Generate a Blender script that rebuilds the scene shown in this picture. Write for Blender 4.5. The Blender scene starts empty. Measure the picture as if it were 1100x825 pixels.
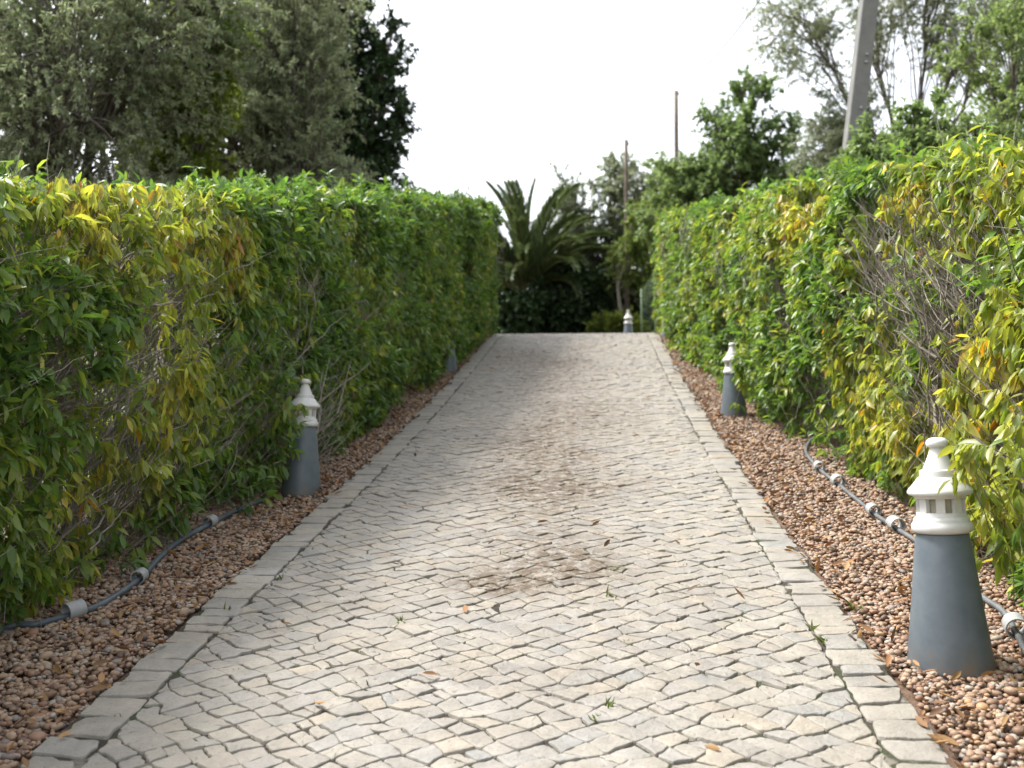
import bpy, math, random
import numpy as np
from mathutils import Vector

rng = np.random.default_rng(7)
random.seed(7)
sc = bpy.context.scene
col = sc.collection
R = math.radians

# ------------------------------------------------------------------ camera frame
F, CX, CY = 1100.0, 550.0, 412.5
YAW, PITCH = R(4.6), R(2.5)
CAM = np.array([0.30, 0.0, 1.33])
_right = np.array([math.cos(YAW), math.sin(YAW), 0.0])
_fwd = np.array([-math.sin(YAW) * math.cos(PITCH), math.cos(YAW) * math.cos(PITCH), math.sin(PITCH)])
_up = np.cross(_right, _fwd)

def at(px, py, d):
    """surveyed point: picture direction plus a distance in metres"""
    return CAM + (_fwd + _right * (px - CX) / F + _up * (CY - py) / F) * d

# ------------------------------------------------------------------ terrain profile (slope integrated along the drive)
_sy = np.array([-400, -60, -5, 0, 5, 9, 14.5, 16.3, 25, 60, 600.0])
_ss = np.array([0, 0, .10, .158, .158, .19, .212, .062, .05, 0.0, 0.0])
_ty = np.concatenate([np.arange(-80, 80, .05), [900.0]])
_ts = np.interp(_ty, _sy, _ss)
_tz = np.concatenate([[0], np.cumsum((_ts[1:] + _ts[:-1]) / 2 * np.diff(_ty))])
_tz -= np.interp(0.0, _ty, _tz)
def gz(y):
    return np.interp(y, _ty, _tz)

def hit(px, py):
    """where the view ray meets the ground"""
    ts = np.arange(1.5, 40, .01)
    P = CAM + (_fwd + _right * (px - CX) / F + _up * (CY - py) / F) * ts[:, None]
    k = np.argmax(P[:, 2] <= gz(P[:, 1]))
    return P[k]

# ------------------------------------------------------------------ small maths
def nrm(v):
    return v / (np.linalg.norm(v, axis=-1, keepdims=True) + 1e-9)

def rdir(n):
    return nrm(rng.normal(size=(n, 3)))

def vnoise(p, scale, seed=0):
    """value noise 0..1 in 3D"""
    q = np.asarray(p) * scale + 57.3 + seed * 17.17
    i = np.floor(q).astype(np.int64); f = q - i; f = f * f * (3 - 2 * f)
    def h(a, b, c):
        n = (a * 374761393 + b * 668265263 + c * 2147483647 + seed * 1013904223) & 0xffffffff
        n = ((n ^ (n >> 13)) * 1274126177) & 0xffffffff
        n = n ^ (n >> 16)
        return (n & 0xffff) / 65535.0
    x, y, z = i[..., 0], i[..., 1], i[..., 2]
    fx, fy, fz = f[..., 0], f[..., 1], f[..., 2]
    r = 0
    for dx in (0, 1):
        for dy in (0, 1):
            for dz in (0, 1):
                w = (fx if dx else 1 - fx) * (fy if dy else 1 - fy) * (fz if dz else 1 - fz)
                r = r + w * h(x + dx, y + dy, z + dz)
    return r

def sstep(a, b, x):
    t = np.clip((x - a) / (b - a), 0, 1)
    return t * t * (3 - 2 * t)

# ------------------------------------------------------------------ mesh building
class MB:
    """collects vertices, faces and per-vertex attributes and links them as ONE mesh object"""
    def __init__(self):
        self.v, self.f3, self.f4, self.a, self.n = [], [], [], [], 0
    def add(self, V, f3=None, f4=None, tint=0.5, tone=0.5):
        V = np.asarray(V, float).reshape(-1, 3)
        if f3 is not None and len(f3): self.f3.append(np.asarray(f3, np.int64).reshape(-1, 3) + self.n)
        if f4 is not None and len(f4): self.f4.append(np.asarray(f4, np.int64).reshape(-1, 4) + self.n)
        t = np.empty((len(V), 2)); t[:, 0] = tint; t[:, 1] = tone
        self.v.append(V); self.a.append(t); self.n += len(V)
    def build(self, name, mat, parent=None, smooth=True, loc=None, sharp=0):
        V = np.concatenate(self.v); A = np.concatenate(self.a)
        if loc is not None: V = V - np.asarray(loc)
        t = np.concatenate(self.f3) if self.f3 else np.zeros((0, 3), np.int64)
        q = np.concatenate(self.f4) if self.f4 else np.zeros((0, 4), np.int64)
        me = bpy.data.meshes.new(name)
        me.vertices.add(len(V)); me.vertices.foreach_set('co', V.astype(np.float32).ravel())
        loops = np.concatenate([t.ravel(), q.ravel()]).astype(np.int32)
        nf = len(t) + len(q)
        starts = np.concatenate([np.arange(len(t)) * 3, len(t) * 3 + np.arange(len(q)) * 4]).astype(np.int32)
        me.loops.add(len(loops)); me.loops.foreach_set('vertex_index', loops)
        me.polygons.add(nf); me.polygons.foreach_set('loop_start', starts)
        me.polygons.foreach_set('use_smooth', np.full(nf, bool(smooth)))
        for k, nm in enumerate(('tint', 'tone')):
            at_ = me.attributes.new(nm, 'FLOAT', 'POINT')
            at_.data.foreach_set('value', A[:, k].astype(np.float32))
        me.update(calc_edges=True)
        me.materials.append(mat)
        if sharp: me.set_sharp_from_angle(angle=R(sharp))
        o = bpy.data.objects.new(name, me); col.objects.link(o)
        if loc is not None: o.location = [float(x) for x in loc]
        if parent is not None: o.parent = parent
        return o

def tubes(mb, P, Rr, S=4, tint=0.5, tone=0.5, caps=True):
    """M polylines of K points swept to tapered tubes"""
    P = np.asarray(P, float); M, K, _ = P.shape
    Rr = np.broadcast_to(np.asarray(Rr, float), (M, K))
    T = np.empty_like(P); T[:, 1:-1] = P[:, 2:] - P[:, :-2]; T[:, 0] = P[:, 1] - P[:, 0]; T[:, -1] = P[:, -1] - P[:, -2]
    T = nrm(T)
    ref = np.where(np.abs(T[:, :1, 2:3]) > .9, np.array([1., 0, 0]), np.array([0, 0, 1.]))
    A = nrm(np.cross(T, np.broadcast_to(ref, T.shape))); B = np.cross(T, A)
    an = np.arange(S) / S * 2 * np.pi
    V = P[:, :, None] + Rr[:, :, None, None] * (A[:, :, None] * np.cos(an)[:, None] + B[:, :, None] * np.sin(an)[:, None])
    idx = np.arange(M * K * S).reshape(M, K, S)
    a = idx[:, :-1]; b = idx[:, 1:]
    q = np.stack([a, np.roll(a, -1, 2), np.roll(b, -1, 2), b], -1).reshape(-1, 4)
    tn = np.broadcast_to(np.asarray(tint, float).reshape(-1, 1, 1), (M, K, S)).ravel() if np.ndim(tint) else tint
    mb.add(V.reshape(-1, 3), None, q, tn, tone)
    if caps:
        n0 = mb.n
        C = P[:, [0, -1]].reshape(-1, 3)
        base = n0 - M * K * S
        mb.add(C, None, None, 0.5, tone)
        f = []
        for m in range(M):
            for e, k in ((0, 0), (1, K - 1)):
                r = base + idx[m, k]
                c = n0 + m * 2 + e
                for s in range(S):
                    f.append((c, r[s], r[(s + 1) % S]) if e else (c, r[(s + 1) % S], r[s]))
        mb.f3.append(np.array(f))

def bez(A, B, C, K):
    t = np.linspace(0, 1, K)[None, :, None]
    return (1 - t) ** 2 * A[:, None] + 2 * t * (1 - t) * B[:, None] + t * t * C[:, None]

def along(P, t):
    """points on polylines P[M,K,3] at params t[M]"""
    K = P.shape[1]; s = t * (K - 1); i = np.minimum(s.astype(int), K - 2); f = (s - i)[:, None]
    m = np.arange(len(P))
    return P[m, i] * (1 - f) + P[m, i + 1] * f, nrm(P[m, i + 1] - P[m, i])

def leaves(mb, P, D, L, W, tint, tone, curl=.15, fold=.25, detail=1, Nn=None):
    """blades: base P, direction D, length L, width W; folded on the midrib and curled at the tip"""
    n = len(P); D = nrm(D)
    if Nn is None:
        Nn = np.tile([0, 0, 1.], (n, 1)) + rng.normal(size=(n, 3)) * .45
    Sd = nrm(np.cross(D, Nn)); Nn = np.cross(Sd, D)
    L = np.asarray(L)[:, None]; W = np.asarray(W)[:, None]
    if detail == 0:
        V = np.stack([P, P + D * L * .45 + Sd * W * .5 + Nn * W * fold, P + D * L - Nn * L * curl,
                      P + D * L * .45 - Sd * W * .5 + Nn * W * fold], 1)
        k = np.arange(n)[:, None] * 4
        f = np.concatenate([k + [0, 1, 2], k + [0, 2, 3]]); q = None; m = 4
    else:
        c = lambda t: P + D * L * t - Nn * L * curl * t * t
        hw = lambda w: Sd * W * .5 * w
        up = Nn * W * fold
        V = np.stack([c(0), c(.3) - hw(.85) + up * .8, c(.3), c(.3) + hw(.85) + up * .8,
                      c(.66) - hw(.8) + up * .7, c(.66), c(.66) + hw(.8) + up * .7, c(1.)], 1)
        k = np.arange(n)[:, None] * 8
        f = np.concatenate([k + [0, 2, 1], k + [0, 3, 2], k + [4, 5, 7], k + [5, 6, 7]])
        q = np.concatenate([k + [1, 2, 5, 4], k + [2, 3, 6, 5]]); m = 8
    mb.add(V.reshape(-1, 3), f, q, np.repeat(tint, m), np.repeat(tone, m))

def lathe(mb, prof, S=40, tint=.5, tone=.5, z0=0.0):
    prof = np.asarray(prof, float); K = len(prof)
    an = np.arange(S) / S * 2 * np.pi
    V = np.stack([prof[:, :1] * np.cos(an), prof[:, :1] * np.sin(an), np.repeat(prof[:, 1:2] + z0, S, 1)], -1)
    idx = np.arange(K * S).reshape(K, S)
    q = np.stack([idx[:-1], np.roll(idx[:-1], -1, 1), np.roll(idx[1:], -1, 1), idx[1:]], -1).reshape(-1, 4)
    mb.add(V.reshape(-1, 3), None, q, tint, tone)

def box(mb, c, s, rz=0.0, tint=.5):
    c = np.asarray(c, float); s = np.asarray(s, float) / 2
    v = np.array([[x, y, z] for z in (-1, 1) for y in (-1, 1) for x in (-1, 1)]) * s
    ca, sa = math.cos(rz), math.sin(rz)
    v = np.stack([v[:, 0] * ca - v[:, 1] * sa, v[:, 0] * sa + v[:, 1] * ca, v[:, 2]], -1)
    mb.add(v + c, None, [[0, 2, 3, 1], [4, 5, 7, 6], [0, 1, 5, 4], [2, 6, 7, 3], [0, 4, 6, 2], [1, 3, 7, 5]], tint)

# ------------------------------------------------------------------ tagging
def tag(o, label=None, cat=None, group=None, kind=None):
    if label: o['label'] = label
    if cat: o['category'] = cat
    if group: o['group'] = group
    if kind: o['kind'] = kind
    return o

def empty(name, loc, rz=0.0):
    o = bpy.data.objects.new(name, None); col.objects.link(o)
    o.empty_display_size = .1
    o.location = [float(x) for x in loc]; o.rotation_euler = (0, 0, rz)
    return o

# ------------------------------------------------------------------ materials
def mat_base(name):
    m = bpy.data.materials.new(name); m.use_nodes = True
    nt = m.node_tree; nt.nodes.clear()
    out = nt.nodes.new('ShaderNodeOutputMaterial')
    b = nt.nodes.new('ShaderNodeBsdfPrincipled')
    nt.links.new(b.outputs[0], out.inputs[0])
    return m, nt, b, out

def N(nt, t, **kw):
    n = nt.nodes.new(t)
    for k, v in kw.items():
        if k in n.inputs: n.inputs[k].default_value = v
        else: setattr(n, k, v)
    return n

def ramp(nt, fac, stops, interp='LINEAR'):
    r = nt.nodes.new('ShaderNodeValToRGB'); r.color_ramp.interpolation = interp
    e = r.color_ramp.elements
    while len(e) < len(stops): e.new(.5)
    for k, (p, c) in enumerate(stops):
        e[k].position = p; e[k].color = (*c, 1)
    nt.links.new(fac, r.inputs[0])
    return r.outputs[0]

def mixc(nt, fac, a, b, mode='MIX'):
    m = nt.nodes.new('ShaderNodeMix'); m.data_type = 'RGBA'; m.blend_type = mode
    for s, v in ((m.inputs[0], fac), (m.inputs[6], a), (m.inputs[7], b)):
        if isinstance(v, bpy.types.NodeSocket): nt.links.new(v, s)
        elif isinstance(v, (int, float)): s.default_value = v
        else: s.default_value = (*v, 1)
    return m.outputs[2]

def attr(nt, name):
    a = nt.nodes.new('ShaderNodeAttribute'); a.attribute_name = name
    return a.outputs['Fac']

def noise(nt, scale, detail=4, rough=.55, vec=None):
    n = N(nt, 'ShaderNodeTexNoise', Scale=scale, Detail=detail, Roughness=rough)
    if vec is None:
        tc = nt.nodes.new('ShaderNodeTexCoord'); vec = tc.outputs['Object']
    nt.links.new(vec, n.inputs['Vector'])
    return n.outputs[0]

def bump(nt, b, h, strength=.3, dist=.01):
    bp = N(nt, 'ShaderNodeBump', Strength=strength, Distance=dist)
    nt.links.new(h, bp.inputs['Height']); nt.links.new(bp.outputs[0], b.inputs['Normal'])

def leaf_mat(name, stops, transl=.4, rough=.42, spec=.4, back=None, tscale=1.35):
    m, nt, b, out = mat_base(name)
    c = ramp(nt, attr(nt, 'tint'), stops)
    tone = attr(nt, 'tone')
    mr = N(nt, 'ShaderNodeMapRange'); mr.inputs['To Min'].default_value = .65; mr.inputs['To Max'].default_value = 1.3
    nt.links.new(tone, mr.inputs['Value'])
    hs = N(nt, 'ShaderNodeHueSaturation')
    nt.links.new(mr.outputs[0], hs.inputs['Value']); nt.links.new(c, hs.inputs['Color'])
    c = hs.outputs[0]
    cs = c
    if back:
        g = nt.nodes.new('ShaderNodeNewGeometry')
        cs = mixc(nt, g.outputs['Backfacing'], c, back)
    nt.links.new(cs, b.inputs['Base Color'])
    b.inputs['Roughness'].default_value = rough
    b.inputs['Specular IOR Level'].default_value = spec
    t = nt.nodes.new('ShaderNodeBsdfTranslucent')
    h2 = N(nt, 'ShaderNodeHueSaturation', Saturation=1.15, Value=tscale)
    h2.inputs['Hue'].default_value = .49
    nt.links.new(c, h2.inputs['Color']); nt.links.new(h2.outputs[0], t.inputs['Color'])
    mx = N(nt, 'ShaderNodeMixShader'); mx.inputs[0].default_value = transl
    nt.links.new(b.outputs[0], mx.inputs[1]); nt.links.new(t.outputs[0], mx.inputs[2])
    nt.links.new(mx.outputs[0], out.inputs[0])
    return m

def bark_mat(name, c0, c1, scale=30):
    m, nt, b, out = mat_base(name)
    n = noise(nt, scale, 5, .65)
    nt.links.new(ramp(nt, n, [(.3, c0), (.7, c1)]), b.inputs['Base Color'])
    b.inputs['Roughness'].default_value = .85
    bump(nt, b, n, .5, .006)
    return m

def plain_mat(name, c0, c1, scale, rough=.5, spec=.5, bs=.1, bd=.002, detail=5, metallic=0):
    m, nt, b, out = mat_base(name)
    n = noise(nt, scale, detail, .6)
    nt.links.new(ramp(nt, n, [(.3, c0), (.7, c1)]), b.inputs['Base Color'])
    b.inputs['Roughness'].default_value = rough; b.inputs['Specular IOR Level'].default_value = spec
    b.inputs['Metallic'].default_value = metallic
    bump(nt, b, n, bs, bd)
    return m

M = {}
# hedge foliage: tint 0 dark green .. 0.5 yellow green .. 0.8 yellow .. 1 orange brown
M['hedge'] = leaf_mat('hedge_leaf', [(0, (.060, .125, .036)), (.3, (.125, .218, .050)), (.5, (.235, .290, .060)), (.7, (.365, .385, .085)), (.87, (.50, .42, .080)), (1, (.44, .23, .065))],
                      transl=.48, rough=.36, spec=.5, tscale=1.5)
M['olive'] = leaf_mat('olive_leaf', [(0, (0.160, 0.210, 0.100)), (1, (0.319, 0.361, 0.210))], transl=.42, rough=.45, spec=.4,
                      back=(.28, .30, .235))
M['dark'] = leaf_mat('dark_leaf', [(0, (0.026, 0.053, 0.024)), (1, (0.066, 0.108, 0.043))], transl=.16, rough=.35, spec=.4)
M['green'] = leaf_mat('green_leaf', [(0, (0.112, 0.180, 0.075)), (1, (0.270, 0.345, 0.128))], transl=.45, rough=.42)
M['lime'] = leaf_mat('lime_leaf', [(0, (0.101, 0.173, 0.041)), (1, (0.259, 0.302, 0.065))], transl=.4, rough=.45)
M['grey'] = leaf_mat('grey_leaf', [(0, (0.172, 0.209, 0.127)), (1, (0.329, 0.359, 0.224))], transl=.42, rough=.5)
M['palm'] = leaf_mat('palm_leaf', [(0, (.055, .090, .036)), (.7, (.14, .18, .075)), (1, (.20, .165, .08))], transl=.25, rough=.4)
M['twig'] = bark_mat('twig_bark', (.13, .112, .09), (.32, .285, .24), 40)
M['bark'] = bark_mat('tree_bark', (.055, .045, .036), (.17, .145, .12), 14)
M['paintgrey'] = plain_mat('grey_paint', (.095, .118, .138), (.130, .155, .175), 14, .42, .45, .12, .002)
def grime(m, lo, colour, amount, scale):
    nt = m.node_tree; b = next(n for n in nt.nodes if n.type == 'BSDF_PRINCIPLED')
    src = b.inputs['Base Color'].links[0].from_socket
    tc = nt.nodes.new('ShaderNodeTexCoord'); sp = nt.nodes.new('ShaderNodeSeparateXYZ'); nt.links.new(tc.outputs['Object'], sp.inputs[0])
    mr = N(nt, 'ShaderNodeMapRange'); mr.inputs['From Min'].default_value = lo; mr.inputs['From Max'].default_value = 0.0
    nt.links.new(sp.outputs['Z'], mr.inputs['Value'])
    nz = ramp(nt, noise(nt, scale, 5, .7), [(.38, (0, 0, 0)), (.66, (1, 1, 1))])
    sc_ = ramp(nt, noise(nt, scale * 2.3, 6, .75), [(.63, (0, 0, 0)), (.69, (1, 1, 1))])
    a = N(nt, 'ShaderNodeMath', operation='MULTIPLY'); nt.links.new(mr.outputs[0], a.inputs[0]); nt.links.new(nz, a.inputs[1])
    a2 = N(nt, 'ShaderNodeMath', operation='MULTIPLY'); nt.links.new(sc_, a2.inputs[0]); a2.inputs[1].default_value = amount
    a3 = N(nt, 'ShaderNodeMath', operation='MAXIMUM'); nt.links.new(a.outputs[0], a3.inputs[0]); nt.links.new(a2.outputs[0], a3.inputs[1])
    nt.links.new(mixc(nt, a3.outputs[0], src, colour), b.inputs['Base Color'])
grime(M['paintgrey'], .09, (.16, .125, .09), .22, 26)
M['paintwhite'] = plain_mat('white_paint', (.53, .525, .505), (.63, .625, .605), 16, .38, .5, .12, .002)
grime(M['paintwhite'], .0005, (.22, .21, .18), .22, 24)
M['frosted'] = plain_mat('frosted_pane', (.30, .27, .20), (.42, .39, .30), 20, .5, .4)
M['pipe'] = plain_mat('pipe_plastic', (.050, .068, .085), (.12, .14, .155), 9, .45, .4, .1, .001)
M['pipe_pale'] = plain_mat('pipe_pale_plastic', (.075, .085, .09), (.15, .155, .155), 12, .5, .4, .1, .001)
M['collar'] = plain_mat('collar_plastic', (.27, .28, .29), (.39, .39, .38), 25, .45, .4)
M['concrete'] = plain_mat('concrete', (.15, .152, .148), (.215, .213, .20), 6, .8, .3, .2, .004)
M['timber'] = plain_mat('weathered_timber', (.11, .085, .065), (.20, .165, .13), 9, .8, .3, .3, .004)
M['fencepaint'] = plain_mat('green_fence_paint', (.14, .22, .12), (.22, .31, .18), 9, .5, .4)
M['cable'] = plain_mat('cable_black', (.02, .02, .02), (.05, .05, .05), 9, .6, .3)

# stone setts
m, nt, b, out = mat_base('limestone_sett'); M['stone'] = m
tc = nt.nodes.new('ShaderNodeTexCoord'); ob = tc.outputs['Object']
c = ramp(nt, attr(nt, 'tint'), [(0, (0.238, 0.226, 0.207)), (.3, (0.287, 0.267, 0.233)), (.5, (0.255, 0.246, 0.234)), (.72, (0.296, 0.265, 0.220)), (.86, (0.234, 0.235, 0.227)), (.94, (0.282, 0.237, 0.185)), (1, (0.259, 0.201, 0.147))])
n1 = noise(nt, 9, 6, .65, ob); n2 = noise(nt, 75, 4, .6, ob); n3 = noise(nt, 1.1, 4, .6, ob)
c = mixc(nt, .55, c, ramp(nt, n1, [(.28, (.26, .255, .24)), (.72, (.66, .64, .60))]), 'OVERLAY')
c = mixc(nt, ramp(nt, n2, [(.54, (0, 0, 0)), (.72, (.5, .5, .5))]), c, (.15, .135, .11))
c = mixc(nt, ramp(nt, n3, [(.45, (0, 0, 0)), (.68, (.35, .35, .35))]), c, (.22, .195, .155))
# earth stains, strongest along the middle of the drive ('tone' carries their shape)
st = N(nt, 'ShaderNodeMath', operation='MULTIPLY'); nt.links.new(attr(nt, 'tone'), st.inputs[0])
rn = ramp(nt, noise(nt, 19, 8, .78, ob), [(.40, (0, 0, 0)), (.54, (1, 1, 1))])
nt.links.new(rn, st.inputs[1])
c = mixc(nt, st.outputs[0], c, (.090, .062, .036))
nt.links.new(c, b.inputs['Base Color'])
b.inputs['Roughness'].default_value = .62; b.inputs['Specular IOR Level'].default_value = .35
ad = N(nt, 'ShaderNodeMath', operation='ADD'); nt.links.new(n1, ad.inputs[0]); nt.links.new(n2, ad.inputs[1])
bump(nt, b, ad.outputs[0], .6, .007)

# soil and moss in the joints
m, nt, b, out = mat_base('joint_soil'); M['joint'] = m
n1 = noise(nt, 5, 5, .6); n2 = noise(nt, 90, 3, .6)
nj = noise(nt, 11, 3, .6)
c = ramp(nt, n1, [(.35, (.026, .021, .015)), (.5, (.040, .034, .022)), (.60, (.032, .042, .013)), (.75, (.05, .042, .030))])
c = mixc(nt, ramp(nt, nj, [(.54, (0, 0, 0)), (.64, (1, 1, 1))]), c, (.15, .135, .11))
nt.links.new(c, b.inputs['Base Color']); b.inputs['Roughness'].default_value = .95
bump(nt, b, n2, .8, .01)

# pebbles
m, nt, b, out = mat_base('pebble'); M['pebble'] = m
c = ramp(nt, attr(nt, 'tint'), [(0, (0.174, 0.110, 0.074)), (.18, (0.258, 0.168, 0.114)), (.38, (0.325, 0.226, 0.156)), (.54, (0.381, 0.290, 0.210)), (.66, (0.263, 0.145, 0.094)),
                                 (.76, (0.112, 0.081, 0.066)), (.86, (0.381, 0.336, 0.282)), (.93, (0.190, 0.168, 0.162)), (1, (0.426, 0.255, 0.120))])
n1 = noise(nt, 70, 4, .6)
c = mixc(nt, .5, c, ramp(nt, n1, [(.3, (.34, .33, .32)), (.7, (.62, .60, .58))]), 'OVERLAY')
nt.links.new(c, b.inputs['Base Color']); b.inputs['Roughness'].default_value = .55; b.inputs['Specular IOR Level'].default_value = .3
bump(nt, b, n1, .25, .003)

# dirt
m, nt, b, out = mat_base('gravel_soil'); M['gravelbed'] = m
n1 = noise(nt, 40, 5, .65)
nt.links.new(ramp(nt, n1, [(.3, (.09, .055, .036)), (.7, (.20, .125, .08))]), b.inputs['Base Color']); b.inputs['Roughness'].default_value = .95
bump(nt, b, n1, .8, .02)
m, nt, b, out = mat_base('dry_earth'); M['earth'] = m
n1 = noise(nt, .6, 6, .65); n2 = noise(nt, 12, 5, .7)
c = mixc(nt, n2, ramp(nt, n1, [(.35, (.15, .115, .075)), (.6, (.09, .10, .045))]), (.12, .10, .065))
nt.links.new(c, b.inputs['Base Color']); b.inputs['Roughness'].default_value = .95
bump(nt, b, n2, .6, .05)
M['grass'] = leaf_mat('grass_blade', [(0, (.07, .12, .025)), (1, (.17, .20, .05))], transl=.35)
M['litter'] = leaf_mat('dead_leaf', [(0, (.10, .06, .035)), (.5, (.24, .12, .05)), (1, (.33, .20, .08))], transl=.1, rough=.7)

# ------------------------------------------------------------------ ground, bed sheets
def sheet(name, x0, x1, ys, dz, mat, xs=None):
    xs = np.linspace(x0, x1, 3) if xs is None else xs
    X, Y = np.meshgrid(xs, ys); Z = gz(Y) + dz
    V = np.stack([X, Y, Z], -1).reshape(-1, 3)
    ny, nx = X.shape; idx = np.arange(ny * nx).reshape(ny, nx)
    q = np.stack([idx[:-1, :-1], idx[:-1, 1:], idx[1:, 1:], idx[1:, :-1]], -1).reshape(-1, 4)
    mb = MB(); mb.add(V, None, q)
    return tag(mb.build(name, mat), kind='structure')

ys_far = np.concatenate([[-600, -200, -80, -50, -30, -20], np.arange(-10, 30, .25), np.arange(30, 80, 5), [150, 400, 1200]])
xs_far = np.array([-900, -300, -100, -40, -15, -6, -2.3, 0, 2.3, 6, 15, 40, 100, 300, 900.])
sheet('ground', 0, 0, ys_far, -.062, M['earth'], xs_far)
ysn = np.arange(-3, 26, .1)
sheet('driveway_bed', -1.245, 1.245, ysn, -.0070, M['joint'])
sheet('gravel_bed', -2.6, 2.6, np.arange(-3, 17.5, .1), -.045, M['gravelbed'], np.array([-2.6, -1.9, -1.26, 0, 1.26, 1.9, 2.6]))

# ------------------------------------------------------------------ stone setts
def clip(poly, axis_x, keep_less):
    o = []
    for k in range(len(poly)):
        a, b_ = poly[k], poly[(k + 1) % len(poly)]
        ia = (a[0] <= axis_x) == keep_less; ib = (b_[0] <= axis_x) == keep_less
        if ia: o.append(a)
        if ia != ib:
            t = (axis_x - a[0]) / (b_[0] - a[0]); o.append((axis_x, a[1] + (b_[1] - a[1]) * t))
    return o

STAINS = [(*hit(px, py)[:2], sx, sy, k) for px, py, sx, sy, k in (
    (560, 622, .30, .16, .9), (600, 598, .24, .20, .8), (530, 632, .16, .12, .7), (640, 612, .18, .12, .5), (585, 575, .30, .2, .45),
    (592, 527, .38, .30, 1.), (560, 512, .40, .35, .6), (600, 490, .4, .45, .8), (555, 480, .35, .4, .5), (590, 462, .45, .6, .7), (620, 440, .45, .6, .6), (585, 550, .3, .2, .5),
    (600, 415, .55, .9, .7), (590, 392, .55, 1., .9), (560, 380, .35, .7, .6), (630, 372, .4, .8, .5), (470, 440, .2, .5, .25), (690, 520, .2, .3, .25), (760, 640, .25, .12, .25), (380, 650, .2, .12, .25),
    (585, 602, .55, .6, .28), (590, 520, .6, .9, .3), (600, 450, .6, 1.2, .28), (640, 690, .5, .4, .16), (500, 720, .3, .1, .22), (650, 740, .3, .1, .2))]
def stain(x, y):
    s = 0
    for (cx, cy, sx, sy, k) in STAINS:
        s += k * math.exp(-((x - cx) / sx) ** 2 - ((y - cy) / sy) ** 2)
    return min(s * .95, 1.0)

def sett(mb, poly, gap, h):
    P = np.array(poly, float); c = P.mean(0)
    d = np.linalg.norm(P - c, axis=1, keepdims=True)
    gv = gap * np.exp(rng.normal(size=(len(P), 1)) * .75) + .0012
    gv[rng.random(len(P)) < .085] += rng.uniform(.005, .012)
    P = c + (P - c) * np.maximum(.3, (d - gv) / d)
    # extra points on the edges, jittered so no edge is straight
    E = []
    for k in range(len(P)):
        a, b_ = P[k], P[(k + 1) % len(P)]
        L = np.linalg.norm(b_ - a)
        if L < 1e-4: continue
        nrml = np.array([b_[1] - a[1], a[0] - b_[0]]) / L
        # a rounded corner
        E.append(a + (c - a) * abs(rng.normal() * .05) + rng.normal(size=2) * .0012)
        E.append(a + (b_ - a) * .12 + nrml * rng.normal() * .0012)
        if L > .035:
            for t in (.37, .63): E.append(a + (b_ - a) * (t + rng.normal() * .04) + nrml * rng.normal() * min(.004, L * .035))
        E.append(a + (b_ - a) * .88 + nrml * rng.normal() * .0012)
    E = np.array(E); n = len(E)
    if n < 6: return
    tilt = rng.normal(size=2) * .017
    zf = lambda Q, z: gz(Q[:, 1]) + z + (Q - c) @ tilt
    dE = np.maximum(.02, np.linalg.norm(E - c, axis=1, keepdims=True))
    I1 = c + (E - c) * (1 - .0018 / dE); I2 = c + (E - c) * (1 - .0045 / dE); I3 = c + (E - c) * .45
    jit = lambda s: rng.normal(size=n) * s
    rings = [(E, h - .03), (E, h - .0022), (I1, h - .0005), (I2, h), (I3, h + .0003)]
    V = [np.column_stack([Q, zf(Q, z) + (jit(.0011) if k == 4 else jit(.0004) if k > 1 else 0)]) for k, (Q, z) in enumerate(rings)]
    V.append(np.array([[c[0], c[1], gz(c[1]) + h + rng.normal() * .0012]]))
    q = []; f = []
    for r in range(4):
        for k in range(n):
            q.append((r * n + k, r * n + (k + 1) % n, (r + 1) * n + (k + 1) % n, (r + 1) * n + k))
    for k in range(n): f.append((4 * n + k, 4 * n + (k + 1) % n, 5 * n))
    area = 0.5 * np.sum(E[:, 0] * np.roll(E[:, 1], -1) - np.roll(E[:, 0], -1) * E[:, 1])
    if area < 0:
        q = [x[::-1] for x in q]; f = [x[::-1] for x in f]
    r = rng.random()
    tint = rng.random() * .72 if r < .90 else (.84 + rng.normal() * .03 if r < .97 else .72 + rng.random() * .25)
    VV = np.concatenate(V)
    mb.add(VV, f, q, tint, [stain(x, y) for x, y in VV[:, :2]])

mb = MB()
S0 = .086; A0 = R(43)
ca, sa = math.cos(A0), math.sin(A0)
def lat(i, j):
    x = (i * S0 * .98) * ca - (j * S0) * sa; y = ((i * S0 * .98) * sa + (j * S0) * ca) * .87
    x += .025 * math.sin(y * 1.7 + i * .07) ; y += .035 * math.sin(x * 2.2 + 1) + .010 * math.sin(x * 5 + y * 1.3)
    h_ = random.Random(i * 7919 + j * 104729)
    return (x + h_.gauss(0, .0095), y + h_.gauss(0, .0095))
IN = 1.079
for i in range(-50, 330):
    for j in range(-50, 330):
        a = lat(i, j)
        if not (-1.3 < a[0] < 1.3 and 1.5 < a[1] < 17.2): continue
        poly = [a, lat(i + 1, j), lat(i + 1, j + 1), lat(i, j + 1)]
        subs = [poly]
        if random.random() < .10:
            t = random.uniform(.4, .6); L = lambda p, q_: (p[0] + (q_[0] - p[0]) * t, p[1] + (q_[1] - p[1]) * t)
            e, g = L(poly[0], poly[1]), L(poly[3], poly[2])
            subs = [[poly[0], e, g, poly[3]], [e, poly[1], poly[2], g]]
        for p_ in subs:
            p_ = clip(p_, IN, True)
            if len(p_) < 3: continue
            p_ = clip(p_, -IN, False)
            if len(p_) < 3: continue
            q_ = np.array(p_)
            ar = abs(.5 * np.sum(q_[:, 0] * np.roll(q_[:, 1], -1) - np.roll(q_[:, 0], -1) * q_[:, 1]))
            if ar < .0010: continue
            sett(mb, p_, abs(random.gauss(.0002, .0012)) + .0008, random.gauss(0, .0021))
tag(mb.build('driveway', M['stone']), kind='structure')
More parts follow.
